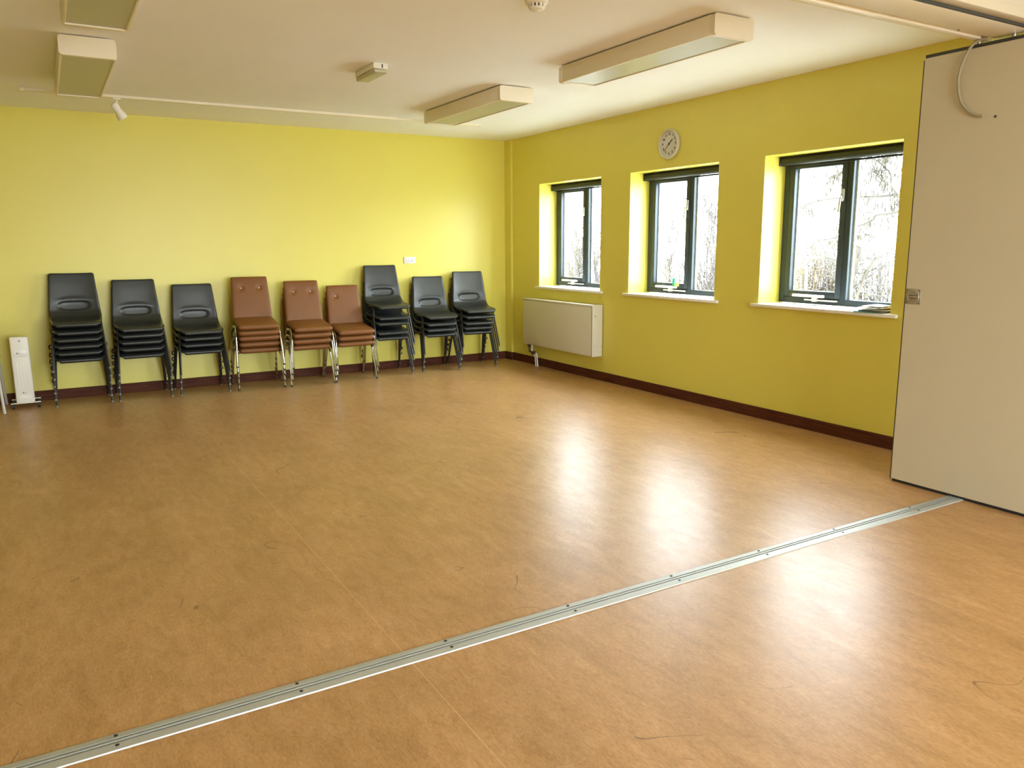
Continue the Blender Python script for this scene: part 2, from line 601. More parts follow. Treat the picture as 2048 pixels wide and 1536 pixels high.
for k, (a, b) in enumerate(FILL_WINS):
    rw = thing('window_%d' % (4 + k), 'unseen grey-framed window added for fill light behind the viewer, %s half' % ('left' if k == 0 else 'right'), 'window', (a, YR - 0.24, RZ0), 0, None, 'structure')
    fr = MB()
    w, h = b - a, RZ1 - RZ0
    for x in (0, w / 3 - 0.025, 2 * w / 3 - 0.025, w - 0.05):
        fr.box(x, x + 0.05, -0.03, 0.03, 0, h, 0.004, 1)
    fr.box(0.05, w - 0.05, -0.03, 0.03, 0, 0.05, 0.004, 1).box(0.05, w - 0.05, -0.03, 0.03, h - 0.05, h, 0.004, 1)
    struct(fr, 'window_frame', M['grey_al'], rw, smooth=True)
    struct(MB().box(0.02, w - 0.02, -0.003, 0.003, 0.02, h - 0.02), 'pane', M['glass'], rw)
    struct(MB().box(-0.05, w + 0.05, -0.02, 0.27, -0.024, 0.001, 0.004, 1), 'window_sill', M['white'], rw)


def make_blind(a, b, label):
    W = a - b
    r = thing('roller_blind', label, 'blind', (0, a, 2.094), 0, 'rolled-up blinds at the window heads')
    MB().lathe([(0.030, -0.010), (0.033, -0.012), (0.033, -W + 0.012), (0.030, -W + 0.010)], 24, (0.196, 0, 0), 'y').build('rolled_cloth', M['blind'], r)
    MB().box(0.17, 0.234, -0.012, -W + 0.012, 0.030, 0.038).build('head_rail', M['blind'], r)
    for s in (-0.001, -W + 0.009):
        MB().box(0.160, 0.236, s, s - 0.008, -0.034, 0.038, 0.006).build('end_bracket', M['blind'], r)
    MB().box(0.222, 0.234, -0.02, -W + 0.02, -0.046, -0.030, 0.004).build('bottom_bar', M['blind'], r)
    return r


for (a, b), lb in zip(WINS[:3], ['charcoal roller blind rolled up in the leftmost window recess', 'charcoal roller blind rolled up in the middle window under the clock',
                                 'charcoal roller blind rolled up in the right window beside the panel']):
    make_blind(a, b, lb)


# ------------------------------------------------------------------ folding partition: floor track, overhead track, panel
ft = thing('floor_track', 'long ribbed aluminium floor track crossing the room below the partition line', 'track', (0, YT, 0))
pf = [(0.046, 0.0), (0.046, 0.0025), (0.043, 0.004), (0.016, 0.0055), (0.0155, 0.0012), (0.0075, 0.0012), (0.0070, 0.0060), (-0.0005, 0.0060),
      (-0.0010, 0.0012), (-0.0090, 0.0012), (-0.0095, 0.0060), (-0.0180, 0.0060), (-0.0440, 0.0040), (-0.046, 0.0)]
tr = MB()
x0, x1 = XL, -0.10
vs = [(x0, y, z) for y, z in pf] + [(x1, y, z) for y, z in pf]
n = len(pf)
tr.add(vs, [(i, (i + 1) % n, n + (i + 1) % n, n + i) for i in range(n)] + [tuple(range(n)), tuple(range(n, 2 * n))[::-1]])
tr.build('rail', M['alu'], ft, smooth=False)
gv = MB()
gv.box(x0, x1, 0.0156, 0.0074, 0.0008, 0.0018)
gv.box(x0, x1, -0.0011, -0.0089, 0.0008, 0.0018)
gv.build('groove', M['gap'], ft, smooth=False)
for xk in (-5.55, -5.0, -4.454, -3.902, -3.351, -2.798, -2.248, -1.70, -1.061):
    for yk in (0.030, -0.0225):
        MB().lathe([(0.006, 0.0045), (0.006, 0.0066), (0.004, 0.0070)], 12, (xk, yk, 0)).build('screw', M['dark'], ft)

ct = thing('ceiling_track', 'cream overhead partition track spanning the ceiling at upper right', 'track', (0, 0, H))
MB().box(XL, -0.58, -6.192, -6.378, -0.20, 0, 0.003).build('track_casing', M['lampcream'], ct)
MB().box(XL, -0.59, -6.110, -6.157, -0.20, -0.13, 0.003).build('edge_strip', M['lampcream'], ct)
MB().box(XL, 0, -6.120, -6.192, -0.185, 0).build('groove', M['lampcream'], ct)
MB().box(XL, 0, -6.392, -6.450, -0.188, -0.132, 0.004).build('fascia', M['fascia'], ct)
MB().box(XL, 0, -6.379, -6.392, -0.199, -0.12).build('shadow_strip', M['gap'], ct)  # dark strip drawn in as the shadow line between casing and fascia
MB().box(XL, 0, -6.378, -6.420, -0.132, 0).build('upper_fascia', M['fascia'], ct)
MB().box(-0.58, 0, -6.192, -6.384, -0.15, 0).build('end_box', M['lampcream'], ct)
MB().lathe([(0.005, -0.203), (0.005, -0.199)], 10, (-0.98, -6.200, 0)).build('screw', M['gap'], ct)

XP = -0.682
pn = thing('partition_panel', 'tall cream sliding partition panel parked at right edge', 'panel', (XP, -5.835, 0), 0)
PW = 1.18
MB().box(0, 0.075, -0.006, -PW, 0.018, 2.463, 0.002, 1).build('panel_board', M['cream'], pn)
MB().box(0.006, 0.069, 0.004, -0.006, 0.014, 2.455, 0.002, 1).build('edge_profile', M['gap'], pn)
MB().box(0.012, 0.063, -0.003, -PW + 0.006, 2.463, 2.483).build('top_seal', M['gap'], pn)
MB().box(0.010, 0.065, -0.012, -PW + 0.006, 0.0005, 0.018).build('bottom_seal_shadow', M['dark'], pn)  # retracted seal and the dark shadow gap beneath it, as one strip
for yk in (-0.28, -0.46):
    MB().lathe([(0.012, 2.48), (0.012, 2.552)], 12, (0.037, yk, 0)).build('hanger_bolt', M['metal'], pn)
hp = MB()
hp.box(-0.004, 0.0, -0.010, -0.102, 1.090, 1.180, 0.002)
hpo = hp.build('pull_plate', M['plate'], pn)
tag(hpo, 'square steel flush pull plate with round dished ring')
dc = MB()
ro = []
for k in range(33):
    a = 2 * math.pi * k / 32
    ro.append((-0.0045, -0.056 + 0.034 * math.cos(a), 1.135 + 0.034 * math.sin(a)))
dc.tube(ro, 0.0028, 6, cap=False)
dc.build('pull_ring', M['plate'], hpo)
MB().box(-0.0052, -0.003, -0.028, -0.088, 1.1375, 1.1425).box(-0.0052, -0.003, -0.036, -0.078, 1.1235, 1.1285).build('finger_slot', M['gap'], hpo)
MB().box(-0.0085, -0.004, -0.030, -0.084, 1.127, 1.139, 0.002).build('finger_bar', M['plate'], hpo)
for yy in (-0.018, -0.094):
    for zz in (1.098, 1.172):
        MB().lathe([(0.0035, -0.0055), (0.0035, -0.003)], 8, (0, yy, zz), 'x').build('screw', M['gap'], hpo)
MB().lathe([(0.007, -0.002), (0.007, 0.001)], 10, (0, -0.426, 2.096), 'x').build('screw_hole', M['gap'], pn)
cb = MB()
cpts = [(-0.012, -0.36, 2.500), (-0.014, -0.30, 2.492), (-0.018, -0.262, 2.455), (-0.020, -0.228, 2.37), (-0.020, -0.222, 2.29), (-0.018, -0.243, 2.20), (-0.014, -0.288, 2.140), (-0.010, -0.335, 2.112), (-0.008, -0.365, 2.107)]


def smooth_pts(pts, k=6):
    P = [Vector(p) for p in pts]
    out = []
    for i in range(len(P) - 1):
        p0, p1, p2, p3 = P[max(0, i - 1)], P[i], P[i + 1], P[min(len(P) - 1, i + 2)]
        for j in range(k):
            t = j / k
            out.append(0.5 * ((2 * p1) + (p2 - p0) * t + (2 * p0 - 5 * p1 + 4 * p2 - p3) * t * t + (3 * p1 - p0 - 3 * p2 + p3) * t ** 3))
    out.append(P[-1])
    return out


cb.tube([Vector((XP, -5.835, 0)) + q for q in smooth_pts(cpts)], 0.0075, 10)
tag(cb.build('cable', M['cable']), 'loose grey cable curling down from the top of the cream panel', 'cable')


# ------------------------------------------------------------------ ceiling fittings
def ceiling_light(x0, x1, y0, y1, label):
    r = thing('ceiling_light', label, 'ceiling light', ((x0 + x1) / 2, (y0 + y1) / 2, H), 0, 'long box ceiling lights')
    w, l = (x1 - x0) / 2, abs(y1 - y0) / 2
    zb, zt = -0.120, -0.010
    hs = MB()
    hs.box(-w, -w + 0.014, -l + 0.03, l - 0.03, zb, zt, 0.003)
    hs.box(w - 0.014, w, -l + 0.03, l - 0.03, zb, zt, 0.003)
    hs.box(-w + 0.010, w - 0.010, -l + 0.03, l - 0.03, zt - 0.012, zt)
    hs.build('housing', M['lampcream'], r)
    MB().box(-w + 0.03, w - 0.03, -l + 0.05, l - 0.05, zt - .002, 0).build('mounting_plate', M['gap'], r)
    for s in (-1, 1):
        bm = bmesh.new()
        bmesh.ops.create_cube(bm, size=1)
        for q in bm.verts:
            q.co = Vector((q.co.x * (2 * w + 0.004), s * (l - 0.018) + q.co.y * 0.036, (zb + zt) / 2 + q.co.z * (zt - zb + 0.004)))
        ed = [e for e in bm.edges if abs(e.verts[0].co.y - e.verts[1].co.y) > 0.02]
        bmesh.ops.bevel(bm, geom=ed, offset=0.018, segments=4, profile=0.5, affect='EDGES')
        c = MB()
        c.bm(bm)
        c.build('end_cap', M['lampcream'], r)
    MB().box(-w + 0.012, w - 0.012, -l + 0.032, l - 0.032, zb + 0.006, zb + 0.010).build('diffuser', M['diffuser'], r, smooth=False)
    return r


ceiling_light(-1.765, -1.470, -5.300, -3.775, 'long cream ceiling light nearest the partition track on the window side')
ceiling_light(-1.810, -1.500, -3.010, -1.555, 'long cream ceiling light on the window side closest to the room corner')
ceiling_light(-4.855, -4.548, -3.065, -1.560, 'cream ceiling light on the left overlapping the thin lighting track')
ceiling_light(-4.855, -4.548, -5.300, -3.775, 'cream ceiling light cut off by the top edge of the photo at upper left')

lt = thing('lighting_track', 'thin white lighting track along the ceiling in front of the back wall', 'track', (-3.005, -1.045, H))
MB().box(-2.065, 2.065, -0.018, 0.018, -0.022, 0, 0.003).build('rail', M['lampcream'], lt)
for s in (-1, 1):
    MB().box(s * 2.055, s * 2.085, -0.019, 0.019, -0.024, 0, 0.003).build('end_cap', M['lampcream'], lt)
sp = thing('track_spotlight', 'small white spotlight hanging from the lighting track near the left ceiling light', 'spotlight', (-4.398, -1.045, 2.678))
MB().box(-0.03, 0.03, -0.014, 0.014, -0.012, 0.0, 0.003).build('track_adapter', M['plastic'], sp)
MB().tube([(0, 0, -0.012), (0, 0, -0.05)], 0.007, 10).build('stem', M['plastic'], sp)
hdm = MB().lathe([(0.004, 0.056), (0.024, 0.050), (0.034, 0.034), (0.038, 0.010), (0.034, -0.012), (0.036, -0.03), (0.044, -0.055), (0.047, -0.095), (0.040, -0.098), (0.036, -0.060)], 24)
ho = hdm.build('lamp_head', M['plastic'], sp)
ho.location = (-0.005, 0, -0.085)
ho.rotation_euler = (math.radians(16), math.radians(-34), 0)
ho.scale = (0.92, 0.92, 0.92)

sd = thing('smoke_detector', 'round white smoke detector at the top edge of the ceiling', 'smoke detector', (-2.722, -4.985, H))
MB().lathe([(0.058, 0.0), (0.060, -0.006), (0.058, -0.020), (0.048, -0.024)], 32).build('base', M['plastic'], sd)
MB().lathe([(0.036, -0.022), (0.036, -0.040)], 24).build('sensor_chamber', M['dark'], sd)
MB().lathe([(0.042, -0.040), (0.040, -0.048), (0.030, -0.054), (0.006, -0.055)], 32).build('cap', M['plastic'], sd)
for k in range(12):
    a = 2 * math.pi * k / 12
    q = MB().box(0.034, 0.045, -0.006, 0.006, -0.042, -0.022, 0.002).build('vent_fin', M['plastic'], sd)
    q.rotation_euler = (0, 0, a)

em = thing('emergency_light', 'small white box emergency light in the middle of the ceiling', 'emergency light', (-2.900, -3.050, H), 0)
MB().box(-0.053, 0.053, -0.19, 0.19, -0.038, 0, 0.006).build('base_box', M['plastic'], em)
MB().box(-0.050, 0.050, -0.186, 0.186, -0.066, -0.038, 0.010, 3).build('lens', M['diffuser'], em)
MB().box(-0.044, -0.002, -0.192, -0.188, -0.033, -0.010, 0.001).build('test_panel', M['lampcream'], em)
MB().box(0.006, 0.014, -0.193, -0.188, -0.033, -0.008).build('indicator_slot', M['gap'], em)

# ------------------------------------------------------------------ wall things on the right wall
ck = thing('wall_clock', 'round silver-rimmed wall clock above the middle window', 'clock', (0, -2.992, 2.345))
MB().lathe([(0.118, 0.0), (0.130, -0.008), (0.1335, -0.022), (0.131, -0.034), (0.124, -0.040), (0.116, -0.034), (0.1145, -0.018)], 56, axis='x', cap=False).build('rim', M['silver'], ck)
MB().lathe([(0.1155, -0.008), (0.1155, -0.0205)], 48, axis='x').build('dial', M['clockface'], ck)


def text_mesh(s, size):
    cu = bpy.data.curves.new('txt', 'FONT')
    cu.body = s
    cu.size = size
    cu.offset = 0.0006
    cu.extrude = 0.0006
    cu.align_x = 'CENTER'
    cu.align_y = 'CENTER'
    ob = bpy.data.objects.new('txt', cu)
    COL.objects.link(ob)
    bpy.context.view_layer.update()
    dg = bpy.context.evaluated_depsgraph_get()
    me = bpy.data.meshes.new_from_object(ob.evaluated_get(dg))
    bpy.data.objects.remove(ob, do_unlink=True)
    return me


# clock faces -x; seen from the room, right is -y
face_rot = Matrix(((0, 0, -1), (-1, 0, 0), (0, 1, 0))).to_euler()
for hnum in range(1, 13):
    a = math.radians(hnum * 30)
    me = text_mesh(str(hnum), 0.030)
    me.materials.clear()
    me.materials.append(M['ink'])
    me.name = 'numeral'
    o = bpy.data.objects.new('numeral', me)
    COL.objects.link(o)
    o.parent = ck
    o.rotation_euler = face_rot
    o.location = (-0.0212, -0.086 * math.sin(a), 0.086 * math.cos(a))


def hand(name, ang, L, w, x):
    o = MB().box(-0.0012, 0.0012, -w / 2, w / 2, -0.016, L, 0.0005, 1).build(name, M['ink'], ck)
    o.location = (x, 0, 0)
    o.rotation_euler = (math.radians(ang), 0, 0)
    return o


hand('hour_hand', 49, 0.058, 0.0075, -0.024)
hand('minute_hand', 224, 0.090, 0.0045, -0.027)
MB().lathe([(0.006, -0.02), (0.006, -0.030)], 12, axis='x').build('hub', M['ink'], ck)

rd = thing('radiator', 'boxy cream panel radiator on the wall under the leftmost window', 'radiator', (0, -0.607, 0.265))
RL, RH, RD = 1.402, 0.545, 0.142
MB().box(-RD + 0.004, -0.012, -0.002, -RL + 0.002, 0, RH - 0.006, 0.003).build('casing', M['radwhite'], rd)
MB().box(-RD - 0.002, -RD + 0.005, -0.006, -RL + 0.014, 0.010, RH - 0.026, 0.002).build('front_panel', M['radwhite'], rd)
MB().box(-RD - 0.003, -0.010, 0.0, -RL, RH - 0.016, RH + 0.002, 0.004).build('top_cover', M['radwhite'], rd)
MB().box(-RD - 0.003, -0.010, -RL + 0.004, -RL - 0.004, -0.002, RH + 0.002, 0.003).build('end_panel', M['radwhite'], rd)
MB().box(-RD - 0.001, -RD + 0.006, -RL + 0.010, -RL + 0.006, 0.004, RH - 0.02).build('seam', M['gap'], rd)
for zz, xx, rr in ((0.43, -0.11, 0.006), (0.105, -0.125, 0.004), (0.105, -0.025, 0.004)):
    MB().lathe([(rr, -RL - 0.0035), (rr, -RL - 0.006)], 10, (xx, 0, zz), 'y').build('screw', M['gap'], rd)
MB().box(-0.012, 0, -0.2, -0.26, 0.1, 0.4).build('mounting_bracket', M['gap'], rd)
MB().box(-0.012, 0, -1.1, -1.16, 0.1, 0.4).build('mounting_bracket', M['gap'], rd)
MB().lathe([(0.008, 0.0), (0.008, 0.02), (0.014, 0.02), (0.016, 0.045), (0.012, 0.052)], 14, (-0.085, -0.002, 0.445), 'y').build('bleed_valve', M['plastic'], rd)
vl = MB()
vl.tube(arc([(-0.075, -0.045, 0.01), (-0.075, -0.045, -0.10), (-0.075, -0.17, -0.105)], 0.02), 0.012, 10)
vl.lathe([(0.016, 0.0), (0.018, 0.02), (0.018, 0.05)], 12, (-0.075, -0.045, -0.055))
vl.lathe([(0.010, 0.0), (0.014, 0.008), (0.014, 0.03)], 10, (-0.075, -0.045, -0.03), 'y')
vl.lathe([(0.018, 0.0), (0.020, -0.06)], 12, (-0.075, -0.11, -0.105), 'y')
vl.tube([(-0.075, -0.10, -0.105), (-0.075, -0.10, -0.14)], 0.009, 8)
vl.build('valve', M['brass'], rd)
MB().tube(arc([(-0.075, -0.10, 0.01), (-0.075, -0.10, -0.095)], 0.01), 0.009, 10).build('pipe', M['plastic'], rd)
for yy in (-0.165, -0.205):
    MB().tube(arc([(-0.075, yy + .02, -0.105), (-0.075, yy, -0.12), (-0.06, yy, -0.264)], 0.02), 0.008, 10).build('pipe', M['plastic'], rd)

# wall plate on the back wall
sw = thing('wall_plate', 'white three-gang wall plate above the black chairs on the yellow wall', 'wall plate', (-1.335, 0, 1.269))
MB().box(-0.0735, 0.0735, -0.010, 0, -0.038, 0.038, 0.003).build('plate', M['plastic'], sw)
for k in (-1, 0, 1):
    q = MB().box(-0.011, 0.011, -0.014, -0.009, -0.017, 0.015, 0.002).build('rocker_switch', M['white'], sw)
    q.location = (k * 0.036, 0, 0)
    MB().box(k * 0.036 - 0.0125, k * 0.036 + 0.0125, -0.0105, -0.0099, -0.0195, 0.0165).build('switch_surround', M['tip'], sw)

# ------------------------------------------------------------------ things on the sills
pp = thing('paper_pile', 'untidy pile of loose papers at the right end of the right window sill', 'papers', (0.07, -5.13, ZS))


def sheet(name, m, x0, x1, y0, y1, z, rot, t=0.002, curl=0.0, amp=0.0):
    mb = MB()
    n, k = 14, 10
    vs = []
    for side in (0, t):
        for i in range(n + 1):
            for j in range(k + 1):
                u, v = i / n, j / k
                zz = z + side + curl * max(0, u - 0.55) ** 2 * 5 * (1 - v * 0.6) + amp * math.sin(u * 5 + v * 2) * 0.5 + amp * 0.5
                vs.append((x0 + (x1 - x0) * v, y0 + (y1 - y0) * u, zz))
    fs = []
    S = (n + 1) * (k + 1)
    for i in range(n):
        for j in range(k):
            q = (i * (k + 1) + j, i * (k + 1) + j + 1, (i + 1) * (k + 1) + j + 1, (i + 1) * (k + 1) + j)
            fs += [q[::-1], tuple(a + S for a in q)]
    bd = [(i, 0) for i in range(n)] + [(n, j) for j in range(k)] + [(i, k) for i in range(n, 0, -1)] + [(0, j) for j in range(k, 0, -1)]
    ids = [i * (k + 1) + j for i, j in bd]
    for a, b in zip(ids, ids[1:] + ids[:1]):
        fs.append((a, b, b + S, a + S))
    mb.add(vs, fs)
    o = mb.build(name, m, pp)
    o.rotation_euler = (0, 0, rot)
    return o


sheet('booklet', M['teal'], -0.11, 0.10, 0.10, -0.06, 0.000, 0.10, 0.006)
sheet('magazine', M['paperdark'], -0.10, 0.11, 0.06, -0.13, 0.006, -0.05, 0.008)
sheet('sheet', M['paper'], -0.095, 0.12, 0.085, -0.14, 0.015, 0.12, 0.003, 0.004, 0.004)
sheet('leaflet', M['red'], -0.04, 0.12, -0.05, -0.150, 0.030, 0.0, 0.002)
sheet('sheet', M['paper'], -0.085, 0.13, 0.075, -0.13, 0.026, -0.14, 0.004, 0.010, 0.006)
sheet('sheet', M['paper'], -0.075, 0.13, 0.055, -0.14, 0.038, 0.06, 0.003, 0.016, 0.005)

gm = thing('plastic_toy', 'small bright green and yellow plastic bit standing at the foot of the middle window', 'toy', (0.205, -2.862, 1.0362))
MB().lathe([(0.016, 0.0), (0.017, 0.004), (0.013, 0.030), (0.016, 0.078), (0.014, 0.080)], 16).build('green_stem', M['green'], gm)
MB().lathe([(0.020, 0.0), (0.022, 0.006), (0.018, 0.036), (0.010, 0.040)], 16, (0, -0.042, 0)).build('yellow_knob', M['yel'], gm)

# ------------------------------------------------------------------ black polypropylene stacking chair
def catmull(P, n):
    P = np.array(P, float)
    k = len(P)
    d = np.concatenate([[0], np.cumsum(np.linalg.norm(np.diff(P[:, :2], axis=0), axis=1))])
    t = np.linspace(0, d[-1], n)
    out = np.zeros((n, P.shape[1]))
    tang = np.zeros_like(P)
    for i in range(k):
        a, b = max(0, i - 1), min(k - 1, i + 1)
        tang[i] = (P[b] - P[a]) / (d[b] - d[a])
    for j, tt in enumerate(t):
        i = min(k - 2, max(0, np.searchsorted(d, tt, 'right') - 1))
        h = d[i + 1] - d[i]
        s = (tt - d[i]) / h
        out[j] = ((2 * s ** 3 - 3 * s ** 2 + 1) * P[i] + (s ** 3 - 2 * s ** 2 + s) * h * tang[i] + (-2 * s ** 3 + 3 * s ** 2) * P[i + 1] + (s ** 3 - s ** 2) * h * tang[i + 1])
    return out


def shell_mesh():
    # y, z, half width, edge lift (seat: edges up; back: edges forward)
    prof = [(-0.228, 0.403, 0.168, 0.0), (-0.242, 0.417, 0.172, 0.0), (-0.238, 0.431, 0.179, 0.0), (-0.215, 0.442, 0.193, 0.0), (-0.17, 0.449, 0.2035, 0.003), (-0.09, 0.452, 0.209, 0.006),
            (-0.01, 0.454, 0.214, 0.008), (0.055, 0.458, 0.218, 0.010), (0.105, 0.470, 0.220, 0.014), (0.143, 0.492, 0.219, 0.018), (0.167, 0.520, 0.217, 0.022),
            (0.178, 0.562, 0.214, 0.024), (0.185, 0.605, 0.210, 0.024), (0.192, 0.655, 0.206, 0.021), (0.203, 0.720, 0.201, 0.017), (0.215, 0.790, 0.196, 0.013),
            (0.226, 0.845, 0.192, 0.010), (0.231, 0.866, 0.1895, 0.008), (0.235, 0.874, 0.183, 0.006)]
    nv, nu = 120, 48
    C = catmull(prof, nv)
    T = np.gradient(C[:, :2], axis=0)
    T /= np.linalg.norm(T, axis=1)[:, None]
    Nn = np.stack([-T[:, 1], T[:, 0]], 1)      # inward (up on the seat, forward on the back)
    us = np.linspace(-1, 1, nu + 1)
    top, bot = [], []
    th = 0.0055
    for j in range(nv):
        y, z, hw, lift = C[j]
        for u in us:
            x = hw * u
            e = lift * abs(u) ** 2.6
            # rolled-down outer rim
            e -= 0.010 * max(0.0, (abs(u) - 0.93) / 0.07) ** 2
            # lumbar pocket pressed into the back
            if z > 0.50 and y > 0.1:
                r = ((abs(x) / 0.130) ** 4.0 + (abs(z - 0.572) / 0.040) ** 3.0) ** 0.3
                s = min(1, max(0, (1.12 - r) / 0.28))
                e -= 0.011 * s * s * (3 - 2 * s)
                # hood above it
                hx = max(0, 1 - (abs(x) / 0.17) ** 2)
                e += 0.006 * hx * math.exp(-((z - 0.632 + 0.02 * (x / 0.17) ** 2) / 0.020) ** 2)
            yy, zz = y + Nn[j, 0] * e, z + Nn[j, 1] * e
            top.append((x, yy, zz))
            bot.append((x, yy - Nn[j, 0] * th, zz - Nn[j, 1] * th))
    mb = MB()
    S = nv * (nu + 1)
    fs = []
    for j in range(nv - 1):
        for i in range(nu):
            a = j * (nu + 1) + i
            q = (a, a + 1, a + nu + 2, a + nu + 1)
            fs += [q, tuple(k + S for k in q[::-1])]
    ring = [i for i in range(nu + 1)] + [j * (nu + 1) + nu for j in range(1, nv)] + [(nv - 1) * (nu + 1) + i for i in range(nu - 1, -1, -1)] + [j * (nu + 1) for j in range(nv - 2, 0, -1)]
    for a, b in zip(ring, ring[1:] + ring[:1]):
        fs.append((a, b, b + S, a + S))
    mb.add(top + bot, fs)
    return mb


def make_poly_chair():
    r = thing('stacking_chair', 'x', 'chair')
    shell_mesh().build('shell', M['shell'], r, angle=60)
    for sx in (-1, 1):
        for sy in (-1, 1):
            lg = MB()
            foot = Vector((sx * 0.228, -0.222 if sy < 0 else 0.228, 0.012))
            topp = Vector((sx * 0.199, -0.095 if sy < 0 else 0.105, 0.426))
            inn = Vector((sx * 0.190, -0.035 if sy < 0 else 0.045, 0.433))
            lg.tube(arc([foot, topp, inn], 0.045, 6), 0.0095, 10)
            o = lg.build('leg', M['blacktube'], r)
            d = (topp - foot).normalized()
            MB().tube([foot - d * 0.012, foot - d * 0.009, foot + d * 0.004], [0.009, 0.0108, 0.0108], 10).build('foot_glide', M['tip'], o)
    fr = MB()
    for sx in (-1, 1):
        fr.tube([(sx * 0.190, -0.037, 0.4325), (sx * 0.190, 0.047, 0.4325)], 0.0095, 8)
    for yy in (-0.03, 0.04):
        fr.tube([(-0.190, yy, 0.431), (0.190, yy, 0.431)], 0.008, 8)
    fr.build('seat_frame', M['blacktube'], r)
    # linking brackets on the rear legs: a loop on one side, a hook on the other
    lp = MB()
    lx = -0.217
    lp.tube(arc([(lx, 0.163, 0.176), (lx - 0.026, 0.160, 0.176), (lx - 0.026, 0.160, 0.208), (lx, 0.163, 0.208)], 0.006, 3), 0.0065, 6)
    lp.build('linking_loop', M['blacktube'], r)
    MB().box(0.212, 0.246, 0.152, 0.168, 0.182, 0.190, 0.002).box(0.239, 0.246, 0.152, 0.168, 0.182, 0.210, 0.002).build('linking_hook', M['blacktube'], r)
    return r


# ------------------------------------------------------------------ brown padded stacking chair
def cushion(w0, w1, l, t, bulge, corner=0.055, dimples=(), nu=36, nv=36):
    """pillow lying in the xy plane, from y=0 (width w0) to y=l (width w1), thickness t, top side bulging up"""
    mb = MB()
    top, bot = [], []

    def prof(u):   # distance to edge -> rounded edge
        return (1 - abs(u) ** 14) ** 0.5
    for j in range(nv + 1):
        v = math.sin((j / nv - 0.5) * math.pi)
        for i in range(nu + 1):
            u = math.sin((i / nu - 0.5) * math.pi)
            y = l * (v + 1) / 2
            hw = (w0 + (w1 - w0) * (v + 1) / 2) / 2
            x = hw * u
            # rounded corners in plan
            x *= 1 - corner * abs(v) ** 10
            y = l / 2 + (y - l / 2) * (1 - corner * 0.8 * abs(u) ** 10)
            e = prof(u) * prof(v)
            h = t * 0.40 * e + bulge * (1 - u * u) * (1 - v * v)
            for dx, dy, dr, dd in dimples:
                q = ((x - dx) ** 2 + (y - dy) ** 2) / dr ** 2
                h -= dd * math.exp(-q)
            top.append((x, y, t * 0.5 + h))
            bot.append((x, y, t * 0.5 - t * 0.5 * e))
    S = len(top)
    fs = []
    for j in range(nv):
        for i in range(nu):
            a = j * (nu + 1) + i
            q = (a, a + 1, a + nu + 2, a + nu + 1)
            fs += [q, tuple(k + S for k in q[::-1])]
    mb.add(top + bot, fs)
    bm = bmesh.new()
    me = bpy.data.meshes.new('tmp')
    me.from_pydata(mb.v, [], mb.f)
    bm.from_mesh(me)
    bmesh.ops.remove_doubles(bm, verts=bm.verts, dist=1e-5)
    out = MB()
    out.bm(bm)
    bpy.data.meshes.remove(me)
    return out


def make_padded_chair():
    r = thing('padded_chair', 'x', 'chair')
    st = cushion(0.405, 0.400, 0.405, 0.066, 0.006)
    o = st.build('seat', M['vinyl'], r, angle=70)
    o.location = (0, -0.232, 0.366)
    o.rotation_euler = (math.radians(7.5), 0, 0)
    BL, TILT = 0.470, 14
    bk = cushion(0.400, 0.362, BL, 0.044, 0.005, corner=0.014, dimples=((-0.090, 0.350, 0.026, 0.013), (0.090, 0.350, 0.026, 0.013)), nu=56, nv=56)
    bo = bk.build('backrest', M['vinyl'], r, angle=70)
    bo.location = (0, 0.155, 0.420)
    bo.rotation_euler = (math.radians(90 - TILT), 0, 0)
    for sx in (-1, 1):
        b = MB().lathe([(0.009, -0.003), (0.0105, 0.003), (0.008, 0.007), (0.003, 0.009)], 14, (sx * 0.090, 0.350, 0.0305)).build('tufted_button', M['button'], bo)
    # chrome side frames: four flat-oval legs plus a rounded arch under the seat
    for sx in (-1, 1):
        for sy in (-1, 1):
            foot = Vector((sx * 0.228, -0.215 if sy < 0 else 0.235, 0.014))
            topp = Vector((sx * 0.212, -0.135 if sy < 0 else 0.120, 0.352))
            inn = Vector((sx * 0.205, -0.06 if sy < 0 else 0.045, 0.392))
            lg = MB()
            lg.tube(arc([foot, topp, inn], 0.07, 6), 0.0160, 12, flat=0.60, up=(1, 0, 0))
            lo = lg.build('leg', M['chrome'], r)
            d = (topp - foot).normalized()
            MB().tube([foot - d * 0.014, foot - d * 0.006, foot + d * 0.012], [0.010, 0.012, 0.012], 10).build('foot_glide', M['dark'], lo)
    fr = MB()
    for sx in (-1, 1):
        fr.tube([(sx * 0.205, -0.062, 0.392), (sx * 0.205, 0.047, 0.392)], 0.0125, 10, flat=0.62, up=(1, 0, 0))
        fr.tube(arc([(sx * 0.185, 0.02, 0.366), (sx * 0.185, 0.165, 0.372), (sx * 0.175, 0.215, 0.55)], 0.04, 5), 0.010, 8)
    for yy in (-0.055, 0.04):
        fr.tube([(-0.205, yy, 0.364), (0.205, yy, 0.364)], 0.008, 8)
    fr.build('seat_frame', M['chrome'], r)
    return r


ORD = ['topmost', 'second from top', 'third from top', 'fourth from top', 'fifth from top', 'bottom']
poly0 = make_poly_chair()
pad0 = make_padded_chair()
used = {}


def put(proto, loc, rz, label, group):
    if proto.name not in used:
        used[proto.name] = 1
        proto.location = loc
        proto.rotation_euler = (0, 0, rz)
        tag(proto, label, None, group)
        return proto
    return dup(proto, loc, rz, label, group)


rnd = random.Random(4)
GB, GP = 'black plastic chairs stacked along the back wall', 'brown padded chairs stacked along the back wall'
